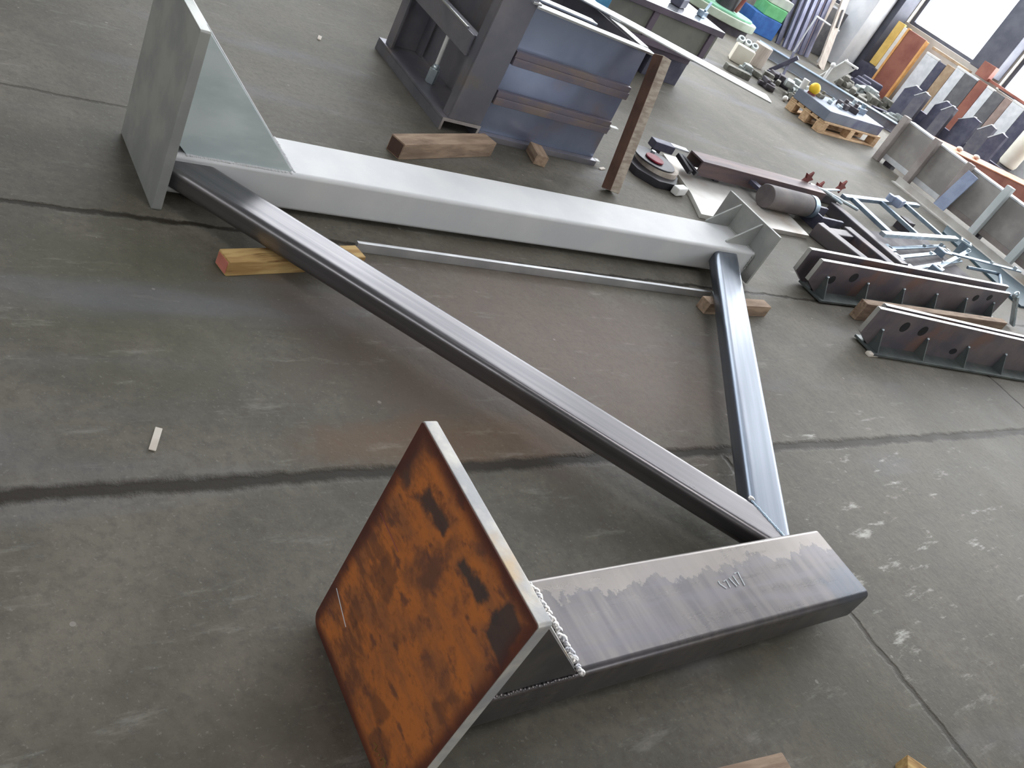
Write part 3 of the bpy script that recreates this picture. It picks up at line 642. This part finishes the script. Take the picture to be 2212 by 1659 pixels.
obj('heap_plate_shade', MB().prism([(5.99, 2.58), (7.30, 2.58), (7.32, 3.40), (6.03, 3.30)], 'z', 0, .005), 'oxide', label='thin dark sheet standing in for plates and shade under the bracket heap', cat='steel plate')  # added dark sheet stands in for plates and shadows below the brackets
se = thing('eye_bolt', 'square-eyed galvanised clamp standing right of the bracket heap', 'clamp', (7.63, 3.24, 0))
obj('eye', MB().obox((7.60, 3.28, .13), (.11, .015, .012), .5).obox((7.66, 3.22, .13), (.11, .015, .012), .5).obox((7.59, 3.22, .13), (.012, .09, .012), .5).obox((7.67, 3.28, .13), (.012, .09, .012), .5), 'zinc_light', se)
obj('stem', MB().box(7.60, 7.66, 3.21, 3.27, 0, .123, .006), 'zinc', se)
obj('junction_box', MB().obox((6.95, 3.62, .165), (.14, .09, .07), .3, .012).cyl((6.85, 3.64, .15), (6.85, 3.64, .20), .03), 'pale_blue', label='pale blue rounded casting sitting on the ladder frame', cat='casting')
obj('teal_plate', MB().prism([(7.97, 3.62), (8.30, 3.78), (8.33, 2.55), (7.62, 2.55)], 'z', 0, .02, .002), 'teal', label='wide teal grey sheet lying on the floor by the light angle bar', cat='steel plate')
obj('angle_bar', MB().box(8.36, 8.44, 1.6, 4.55, 0, .012).box(8.43, 8.442, 1.6, 4.55, .012, .07), 'sheet', label='long light angle bar on the floor in front of the grey shuttering', cat='bar')
obj('bent_rod', MB().rod([(7.30, 2.96, .05), (7.56, 2.86, .10), (7.60, 2.84, .10), (7.32, 2.66, .09), (7.05, 2.50, .08)], .013), 'zinc', label='bent galvanised rod rising behind the far girder end', cat='rod')
obj('hook_bar', MB().beam((6.74, 2.33, .225), (6.90, 2.26, .02), .05, .02, .006).ball((6.735, 2.335, .225), .03, 1, .6, 1), 'zinc_light', label='light galvanised lug leaning on the far girder end', cat='lug')

# ================================================================== grey shuttering row
sh = thing('shuttering', 'low row of grey shuttering panels with upright battens along the aisle', 'shuttering', (8.75, 4.0, 0))
py = [5.06, 4.63, 4.20, 3.75, 3.30, 2.85, 2.40]
for i, yy in enumerate(py):
    pale = i >= 3
    obj('post', MB().box(8.72, 8.79, yy-.035, yy+.035, 0, .50 if not pale else .54, .006), 'pale_post' if pale else 'grey_post', sh)
for a, b in zip(py, py[1:]):
    obj('panel', MB().box(8.80, 8.82, b+.0, a-.0, .10, .455), 'grey_panel', sh)
    obj('top_rail', MB().box(8.80, 8.93, b, a, .456, .475, .004), 'lightgrey', sh)
    obj('bottom_rail', MB().box(8.80, 8.88, b, a, .045, .10, .004), 'lightgrey' if b > 4.1 else 'grey_post', sh)
obj('feet', MB().box(8.82, 8.90, 4.9, 5.0, 0, .045).box(8.82, 8.90, 2.5, 2.6, 0, .045).box(8.82, 8.90, 3.7, 3.8, 0, .045), 'oxide', sh)
obj('blue_board', MB().beam((8.66, 4.14, .0), (8.715, 4.10, .44), .13, .015, .004, up=(1, 0, 0)), 'pale_blue', label='pale blue board leaning on the shuttering beside the third batten', cat='board')
ob = thing('painted_beam', 'long orange primed beam lying behind the grey shuttering', 'beam', (10.4, 4.9, 0), math.atan2(-.33, 1.46))
obj('body', MB().obox((.6, 0, .19), (3.2, .28, .376), None, .01), 'brown', ob, local=True)
obj('lit_top_face', MB().obox((.6, 0, .382), (3.2, .30, .012), None, .003), 'orange', ob, local=True)  # lighter orange puts the light on the beam's top into colour
for (x, y, lab) in [(9.95, 5.0, 'pale lump sitting on the orange beam, the nearer one'), (10.25, 4.93, 'pale lump sitting on the orange beam, the further one')]:
    obj('plaster_lump', MB().ball((x, y, .412), .035, 1.3, 1, .7), 'chip', label=lab, cat='lump')

# ================================================================== profiles by the window
def blade(x, y, h, w_, lab, m='slate'):
    t = thing('pointed_profile', lab, 'profile', (x, y, 0), 0, 'dark pointed profiles standing by the window')
    obj('body', MB().prism([(-w_/2, 0), (w_/2, 0), (w_/2, h*.80), (-w_*.12, h), (-w_*.5, h*.985)], 'x', 0, .07, .004), m, t, local=True)
    obj('lit_edge', MB().prism([(w_/2, h*.80), (w_/2+.014, h*.80), (-w_*.12+.010, h+.008), (-w_*.12, h+.001)], 'x', -.004, .074), 'lightgrey', t, local=True)  # light falling on the slanted edge, painted as a pale strip
    return t
bl = [(11.62, 6.93, .53, .20), (11.53, 6.70, .54, .17), (11.70, 6.47, .58, .19), (11.58, 6.29, .585, .16), (11.70, 6.03, .61, .26), (11.60, 5.72, .655, .18), (11.52, 5.50, .655, .18)]
pos = ['leftmost, next to the red-brown panel', 'second from the left', 'third from the left with a bright slanted edge', 'fourth from the left', 'fifth, the broadest one', 'sixth, with a pale sloping top', 'rightmost, next to the cream bottle']
for k_, (q, s_) in enumerate(zip(bl, pos)): blade(*q, 'dark pointed steel profile in the row, '+s_, 'slate' if k_ % 2 == 0 else 'slate2')
obj('profile_rack', MB().box(11.85, 11.93, 5.3, 7.15, .0, .30, .005).box(11.45, 11.85, 5.25, 5.33, 0, .05).box(11.45, 11.85, 7.1, 7.18, 0, .05), 'slate', label='low dark rack holding the pointed profiles', cat='rack')
def board(name, y0, y1, z0, z1, m, lab, x=13.0, d=.05, top=None, cat='board'):
    t = thing(name, lab, cat, (x, (y0+y1)/2, z0))
    obj('face', MB().box(x, x+d, y0, y1, z0, z1, .004), m, t)
    if top: obj('top', MB().box(x-.004, x+d+.004, y0-.003, y1+.003, z1+.0005, z1+.03, .004), top, t)  # pale cap paints the lit top of the upright
    return t
p = board('wall_panel', 8.06, 8.40, 0, .975, 'brown', 'broad red-brown panel with lit orange edges under the window', cat='panel')
obj('edge', MB().box(12.99, 13.055, 8.402, 8.44, 0, .985, .003), 'lit_orange_edge', p); obj('edge', MB().box(12.99, 13.055, 8.02, 8.058, 0, .965, .003), 'lit_orange_edge', p)  # yellow-orange strips paint the panel edges as lit
board('tall_board', 8.58, 8.72, .30, .99, 'yellow', 'yellow board under the window left of the red-brown panel', x=13.1)
board('tall_board', 8.50, 8.575, .28, .96, 'white', 'narrow white board beside the yellow one', x=13.1)
obj('low_cabinet', MB().box(13.06, 13.4, 8.46, 8.84, 0, .275, .01), 'slate', label='dark low cabinet under the yellow and white boards', cat='cabinet')
for y0, y1, z1, m, top, lab in [(7.68, 7.93, .835, 'lightgrey', 'white', 'light grey upright with white lit top right of the red-brown panel'),
                                (7.54, 7.675, .845, 'slate', None, 'dark slate upright next to the light grey one'),
                                (7.385, 7.535, .875, 'tan', None, 'tan upright board right of the dark slate one'),
                                (7.22, 7.38, .90, 'lightgrey', 'white', 'light grey upright with white lit top below the window pier'),
                                (6.98, 7.215, .90, 'midgrey', 'lightgrey', 'broad dark grey upright below the window pier'),
                                (6.82, 6.975, .93, 'brown', None, 'red-brown upright crossing below the window pier'),
                                (6.69, 6.815, .90, 'lightgrey', 'white', 'narrow pale upright with white lit top right of the pier'),
                                (6.50, 6.685, .92, 'midgrey', None, 'dark grey upright right of the narrow pale one'),
                                (6.38, 6.495, .93, 'pink', None, 'pinkish tan upright near the cream bottle'),
                                (6.16, 6.375, .93, 'lightgrey', 'white', 'grey upright with white lit top nearest the cream bottle'),
                                (5.98, 6.155, .92, 'slate', None, 'dark upright behind the cream bottle')]:
    board('upright_profile', y0, y1, 0, z1, m, lab, top=top, cat='profile')
obj('sill_board', MB().box(13.12, 13.2, 7.25, 7.98, .915, .955, .004), 'tan', label='tan board lying level under the left window sill', cat='board')
obj('sill_board', MB().box(13.12, 13.2, 6.05, 7.0, .965, 1.0, .004), 'brown', label='brown board lying level under the right window sill', cat='board')
obj('sill_block', MB().box(13.08, 13.2, 6.93, 7.14, .955, 1.16, .006), 'brown', label='square red-brown block on the level boards before the window pier', cat='block')
tk = thing('gas_bottle', 'cream bottle standing on a grey block at the right edge', 'bottle', (12.3, 5.52, 0))
obj('body', MB().cyl((12.3, 5.52, .30), (12.3, 5.52, 1.25), .12, n=28, bev=.05), 'cream', tk)
obj('foot_ring', MB().cyl((12.3, 5.52, .22), (12.3, 5.52, .30), .09, n=24), 'midgrey', tk)
obj('valve', MB().cyl((12.3, 5.52, 1.25), (12.3, 5.52, 1.33), .03), 'zinc', tk)
obj('grey_block', MB().box(12.12, 12.48, 5.36, 5.72, 0, .22, .01), 'junk', label='grey block carrying the cream bottle', cat='block')
obj('trim_4', MB().box(13.40, 13.5, Y0, 5.95, 0, .98), 'lightgrey', kind='structure')

# ================================================================== pallet, I-beam, scrap
PL = thing('pallet', 'light wooden pallet loaded with blue grey sheets', 'pallet', (7.93, 5.29, 0), math.radians(7))
for i in range(3):
    for j in range(3): obj('block', MB().box(.0+j*.60, .11+j*.60, i*.19, .09+i*.19, .018, .09, .004), 'pallet', PL, local=True)
for i in range(3):
    obj('bottom_board', MB().box(0, 1.31, i*.19, .09+i*.19, 0, .0175, .003), 'pallet', PL, local=True)
    obj('stringer', MB().box(0+i*.60, .11+i*.60, 0, .47, .0905, .108, .003), 'pallet', PL, local=True)
for k in range(5): obj('deck_board', MB().box(0, 1.31, k*.0975, k*.0975+.08, .1085, .126, .003), 'pallet', PL, local=True)
rz7 = math.radians(7)
def onp(x, y, z=0): return (7.93+x*math.cos(rz7)-y*math.sin(rz7), 5.29+x*math.sin(rz7)+y*math.cos(rz7), z)
obj('sheet_stack', MB().obox(onp(.62, .235, .18), (1.26, .44, .105), rz7, .006), 'bluesheet', label='stack of blue grey sheets on the pallet', cat='sheet stack')
yc = thing('yellow_cap', 'round yellow cap at the left end of the sheet stack', 'cap', onp(.10, .36, .2335))
obj('cap', MB().ball(onp(.10, .36, .295), .058, 1, 1, 1, 16), 'yellowcap', yc); obj('collar', MB().cyl(onp(.10, .36, .2335), onp(.10, .36, .25), .045), 'rust_red', yc)
obj('white_cup', MB().cyl(onp(.03, .45, .2335), onp(.03, .45, .33), .030, .036), 'white', label='small white cup behind the yellow cap', cat='cup')
for i, (x, y, s, m, lab) in enumerate([(.24, .34, .07, 'junk', 'grey fitting next to the yellow cap on the stack'), (.34, .26, .06, 'zinc_light', 'bright bracket on the stack, second from the cap'), (.46, .20, .05, 'zinc_light', 'small bright clip near the middle of the stack'),
                                       (.58, .24, .09, 'oxide', 'dark casting in the middle of the stack'), (.74, .20, .09, 'oxide', 'dark lump right of the middle casting'), (.86, .30, .10, 'zinc_light', 'pale zinc part towards the right of the stack'), (1.02, .26, .10, 'zinc', 'grey zinc part near the right end of the stack'), (1.15, .33, .08, 'zinc_light', 'pale zinc clamp at the right end of the stack')]):
    obj('small_fitting', MB().obox(onp(x, y, .2335+s*.3), (s*1.5, s*.8, s*.6), rz7+.5*i, .006).cyl(onp(x+.03, y, .2335+s*.6), onp(x+.03, y, .2335+s*1.0), s*.25, n=10), m, label=lab, cat='fitting', group='small fittings on the sheet stack')
ib = thing('i_beam', 'long blue grey steel beam lying diagonally across the scrap', 'beam', (10.15, 7.10, 0), math.atan2(-1.43, 1.40))
obj('web', MB().box(-1.0, 1.05, -.01, .01, .012, .112), 'bluebeam', ib, local=True)
obj('flange', MB().box(-1.0, 1.05, -.07, .07, .112, .126, .003), 'zinc', ib, local=True)
obj('flange', MB().box(-1.0, 1.05, -.07, .07, 0, .012, .003), 'bluebeam', ib, local=True)
sb = thing('stub_beam', 'H-section stub whitened for reflected light, standing tilted behind the blue grey beam', 'stub', (10.62, 7.52, 0))
obj('web', MB().beam((10.62, 7.52, .0), (10.62, 7.28, .375), .17, .020, .002, up=(-.82, -.57, 0)), 'white', sb)  # white colour stands in for light reflected off the stub
obj('flange', MB().beam((10.62+.045, 7.52-.070, .0), (10.62+.045, 7.28-.070, .375), .014, .07, .002, up=(-.82, -.57, 0)).beam((10.62-.045, 7.52+.070, .0), (10.62-.045, 7.28+.070, .375), .014, .07, .002, up=(-.82, -.57, 0)), 'white', sb)
obj('head_plate', MB().beam((10.62+.055, 7.27-.085, .385), (10.62-.055, 7.27+.085, .385), .09, .022, .004), 'white', sb)
obj('bright_knob', MB().ball((10.42, 7.36, .277), .035).cyl((10.42, 7.36, 0), (10.42, 7.36, .25), .02), 'white', label='bright white knob beside the foot of the white stub', cat='knob')
def lump(c, s, m, lab, k):
    mb = MB(); random.seed(100+k)
    for i in range(4):
        ang = random.uniform(0, PI); off = Vector((random.uniform(-.5, .5)*s, random.uniform(-.5, .5)*s, 0))
        mb.obox(Vector(c)+off+Vector((0, 0, s*(.18+.1*i))), (s*random.uniform(.5, 1), s*random.uniform(.25, .5), s*.3), ang, s*.06)
    mb.cyl(Vector(c)+Vector((-.3*s, .1*s, s*.25)), Vector(c)+Vector((.35*s, .2*s, s*.35)), s*.16, n=12)
    mb.obox(Vector(c)+Vector((0, 0, s*.09)), (s*.9, s*.7, s*.18), .3*k, s*.05)
    obj('scrap_casting', mb, m, label=lab, cat='scrap', group='scrap castings on the floor')
for k, (x, y, s, m, lab) in enumerate([(7.93, 6.50, .12, 'junk2', 'pale casting by the foot of the cream rack'), (8.20, 6.40, .14, 'junk', 'dusty grey casting second from the cream rack'), (8.55, 6.24, .17, 'junk2', 'pale ribbed casting in the middle of the scrap row'),
                                       (8.32, 6.08, .13, 'junk', 'dusty casting touching the scrap nearest the pallet'), (8.84, 6.48, .17, 'junk2', 'pale casting tucked behind the middle of the scrap row'), (8.02, 6.20, .11, 'oxide', 'dark casting between scrap row and pallet'), (8.58, 6.60, .14, 'oxide', 'dark casting in front of the blue grey beam'),
                                       (11.22, 7.50, .26, 'junk', 'dusty scrap heap piece below the window column'), (11.0, 7.08, .26, 'junk', 'dusty heap piece in front of the red-brown panel'), (11.68, 7.60, .27, 'junk2', 'pale heap piece behind the dusty heap'), (12.1, 7.35, .22, 'junk', 'small dusty piece left of the pointed profiles'), (12.0, 7.9, .32, 'slate', 'dark box-like piece at the foot of the column'), (11.35, 6.78, .22, 'junk2', 'pale piece at the right end of the blue grey beam')]):
    lump((x, y, 0), s*(1.35 if k < 7 else 1.15), m, lab, k)
obj('white_ball', MB().ball((8.10, 5.98, .03), .03), 'white', label='small white ball on the floor beside the pallet', cat='ball')
obj('grey_slab', MB().obox((7.62, 6.33, .03), (.30, .10, .06), -.35, .006), 'junk', label='flat grey slab on the floor in front of the cream rack', cat='slab')
ck = thing('cup_rack', 'cream box with three dark round cups along its top', 'rack', (8.12, 6.82, 0), -.7)
obj('box', MB().obox((0, 0, .095), (.22, .20, .19), None, .015), 'cream', ck, local=True)
for i in range(3):
    obj('cup', MB().ring((-.085+i*.085, .06, .215), (0, -.6, 1), .042, .024, .05), 'pale_post', ck, local=True)
    obj('cup_hole', MB().cyl((-.085+i*.085, .06, .20), (-.085+i*.085, .055, .215), .023, n=16), 'hole', ck, local=True)
obj('drum_lid', MB().cyl((8.62, 7.02, .0), (8.62, 7.02, .24), .11, n=24, bev=.01), 'beige', label='beige drum behind the cream rack', cat='drum')
obj('dark_bracket', MB().beam((8.85, 6.95, .02), (8.95, 6.78, .30), .05, .05, .006).beam((8.80, 6.70, .03), (9.05, 6.95, .30), .03, .03, .004).obox((8.9, 6.85, .02), (.3, .2, .04), .4, .006), 'slate', label='dark angled bracket sticking up at the left end of the beam', cat='bracket')

# ================================================================== work table
TB = thing('work_table', 'low steel work table with bright top behind the hopper', 'table', (4.7, 5.9, 0))
TX0, TX1, TY0, TY1 = 3.2, 5.76, 5.10, 6.6
obj('table_top', MB().prism([(TX0, TY0), (TX1, TY0), (TX1+.10, TY1), (TX0, TY1)], 'z', .530, .552, .003), 'tabletop', TB)
obj('top_edge', MB().box(TX0, TX1, TY0-.006, TY0-.0005, .505, .550, .002), 'tableframe', TB)
obj('apron', MB().box(TX0, TX1-.03, TY0+.02, TY0+.05, .31, .529), 'tableside', TB)
obj('apron', MB().box(TX1-.06, TX1-.03, TY0+.051, TY1-.05, .31, .529), 'tableframe', TB)
obj('lower_rail', MB().box(TX0, TX1-.06, TY0+.0, TY0+.05, .262, .309, .003), 'tableframe', TB)
obj('lower_rail', MB().box(TX0, TX1-.10, TY0+.08, TY0+.13, .205, .261, .003), 'tableframe', TB)
for xx in (3.72, 4.35, 5.0, 5.66): obj('stile', MB().box(xx-.03, xx+.03, TY0+.003, TY0+.0195, .31, .505, .002), 'tableframe', TB)
for x0 in (5.32, 3.5): obj('leg', MB().box(x0, x0+.20, TY0+.16, TY0+.46, 0, .205, .004).box(x0+.205, x0+.40, TY0+.14, TY0+.30, 0, .205, .004), 'slate', TB)
obj('under_brace', MB().box(5.22, 5.30, TY0+.20, TY0+.24, .02, .205), 'lightgrey', TB)
obj('rag', MB().box(4.36, 4.52, TY0-.022, TY0-.007, .40, .556, .005).box(4.36, 4.52, TY0-.02, TY0+.14, .553, .562, .003), 'rag', label='blue rag hanging over the front edge of the table', cat='rag')
obj('anvil_block', MB().obox((5.40, 5.36, .59), (.16, .10, .075), .5, .012).cyl((5.40, 5.36, .62), (5.46, 5.40, .70), .03), 'slate', label='dark slate tool block on the bright table top', cat='tool')
obj('table_clamp', MB().obox((5.66, 5.33, .578), (.10, .06, .05), .4, .008).beam((5.64, 5.30, .60), (5.74, 5.38, .66), .02, .03, .004), 'zinc', label='small zinc clamp at the right edge of the table top', cat='clamp')

# ================================================================== machine and crates, sheets on the back wall
MC = thing('machine', 'pale green round-based machine with brown column beyond the table', 'machine', (9.10, 8.45, 0), -.5)
obj('base', MB().prism([(.62*math.cos(k*PI/16), .36*math.sin(k*PI/16)) for k in range(32)], 'z', .10, .20, .015), 'machine', MC, local=True)
obj('plinth', MB().prism([(.56*math.cos(k*PI/16), .30*math.sin(k*PI/16)) for k in range(32)], 'z', 0, .10), 'oxide', MC, local=True)
obj('table_ring', MB().prism([(.54*math.cos(k*PI/16), .30*math.sin(k*PI/16)) for k in range(32)], 'z', .20, .225, .006), 'machine_green', MC, local=True)
obj('column', MB().cyl((.12, .02, .225), (.12, .02, 1.3), .14, .11, n=24), 'oxide', MC, local=True)
obj('motor', MB().cyl((-.22, -.02, .225), (-.22, -.02, .55), .13, n=20, bev=.02).obox((-.40, .02, .30), (.16, .22, .15), None, .02), 'machine', MC, local=True)
obj('hose', MB().rod([(.24, -.10, .24), (.27, -.12, .5), (.22, -.08, .9), (.14, 0, 1.2)], .025), 'rust_red', MC, local=True)
obj('crate', MB().obox((10.66, 9.02, .13), (.50, .36, .26), -.25, .012), 'bluecrate', label='blue crate at the bottom of the crate pile', cat='crate')
obj('crate', MB().obox((10.72, 9.0, .342), (.36, .32, .16), -.25, .012), 'greencrate', label='green crate stacked on the blue one', cat='crate')
obj('crate', MB().obox((10.76, 9.02, .486), (.38, .30, .12), -.25, .012), 'greycrate', label='pale grey crate on top of the green one', cat='crate')
cs = MB(); n = 9; ya, yb = 9.0, 9.55
for k in range(n):
    x0 = 11.13+k*.072; cs.beam((x0, 8.72 if k % 2 else 8.76, 0.0), (x0+.02, 9.55 if k % 2 else 9.59, 3.0), .0725, .03, 0, up=(0, 1, 0))
obj('corrugated_sheet', cs, 'corr', label='tall blue grey corrugated sheet leaning on the back wall', cat='sheet')
obj('dark_gap_strip', MB().beam((11.02, 8.80, 0), (11.04, 9.66, 2.9), .10, .02, 0, up=(0, 1, 0)), 'slate', label='dark strip in the gap at the left edge of the corrugated sheet', cat='board')  # dark strip stands in for the dark gap beside the sheet
for i, (x, m, wd, lab) in enumerate([(11.72, 'beige', .16, 'beige board leaning on the back wall next to the corrugated sheet'), (11.90, 'pink', .14, 'pinkish board between two beige boards on the back wall'), (12.06, 'beige', .15, 'beige board leaning with its foot out, third from the corrugated sheet')]):
    obj('leaning_board', MB().beam((x-.05, 8.95+.05*i, 0), (x+.12*i, 9.66, 2.6), wd, .03, 0, up=(0, 1, 0)), m, label=lab, cat='board', group='boards leaning on the back wall')
sp = thing('slotted_panel', 'grey slotted board leaning left of the concrete column', 'board', (11.60, 8.35, 0))
obj('panel', MB().beam((11.60, 8.35, 0), (11.95, 8.95, .95), .20, .03, .004, up=(0, 1, 0)), 'beige', sp)
obj('slot', MB().beam((11.79, 8.655, .54), (11.87, 8.795, .76), .03, .034, 0, up=(0, 1, 0)), 'midgrey', sp)
obj('wall_pipe', MB().cyl((11.2, 8.62, .56), (12.0, 8.75, .50), .014, n=10).cyl((12.0, 8.75, 0), (12.0, 8.75, .515), .014, n=10).cyl((11.2, 8.62, 0), (11.2, 8.62, .56), .012, n=10), 'lightgrey', label='thin light guard rail standing before the beige boards', cat='rail')
obj('wall_cabinet', MB().box(11.95, 12.68, 9.25, 9.79, 0, .70, .01), 'midgrey', label='grey cabinet against the back wall beside the column', cat='cabinet')
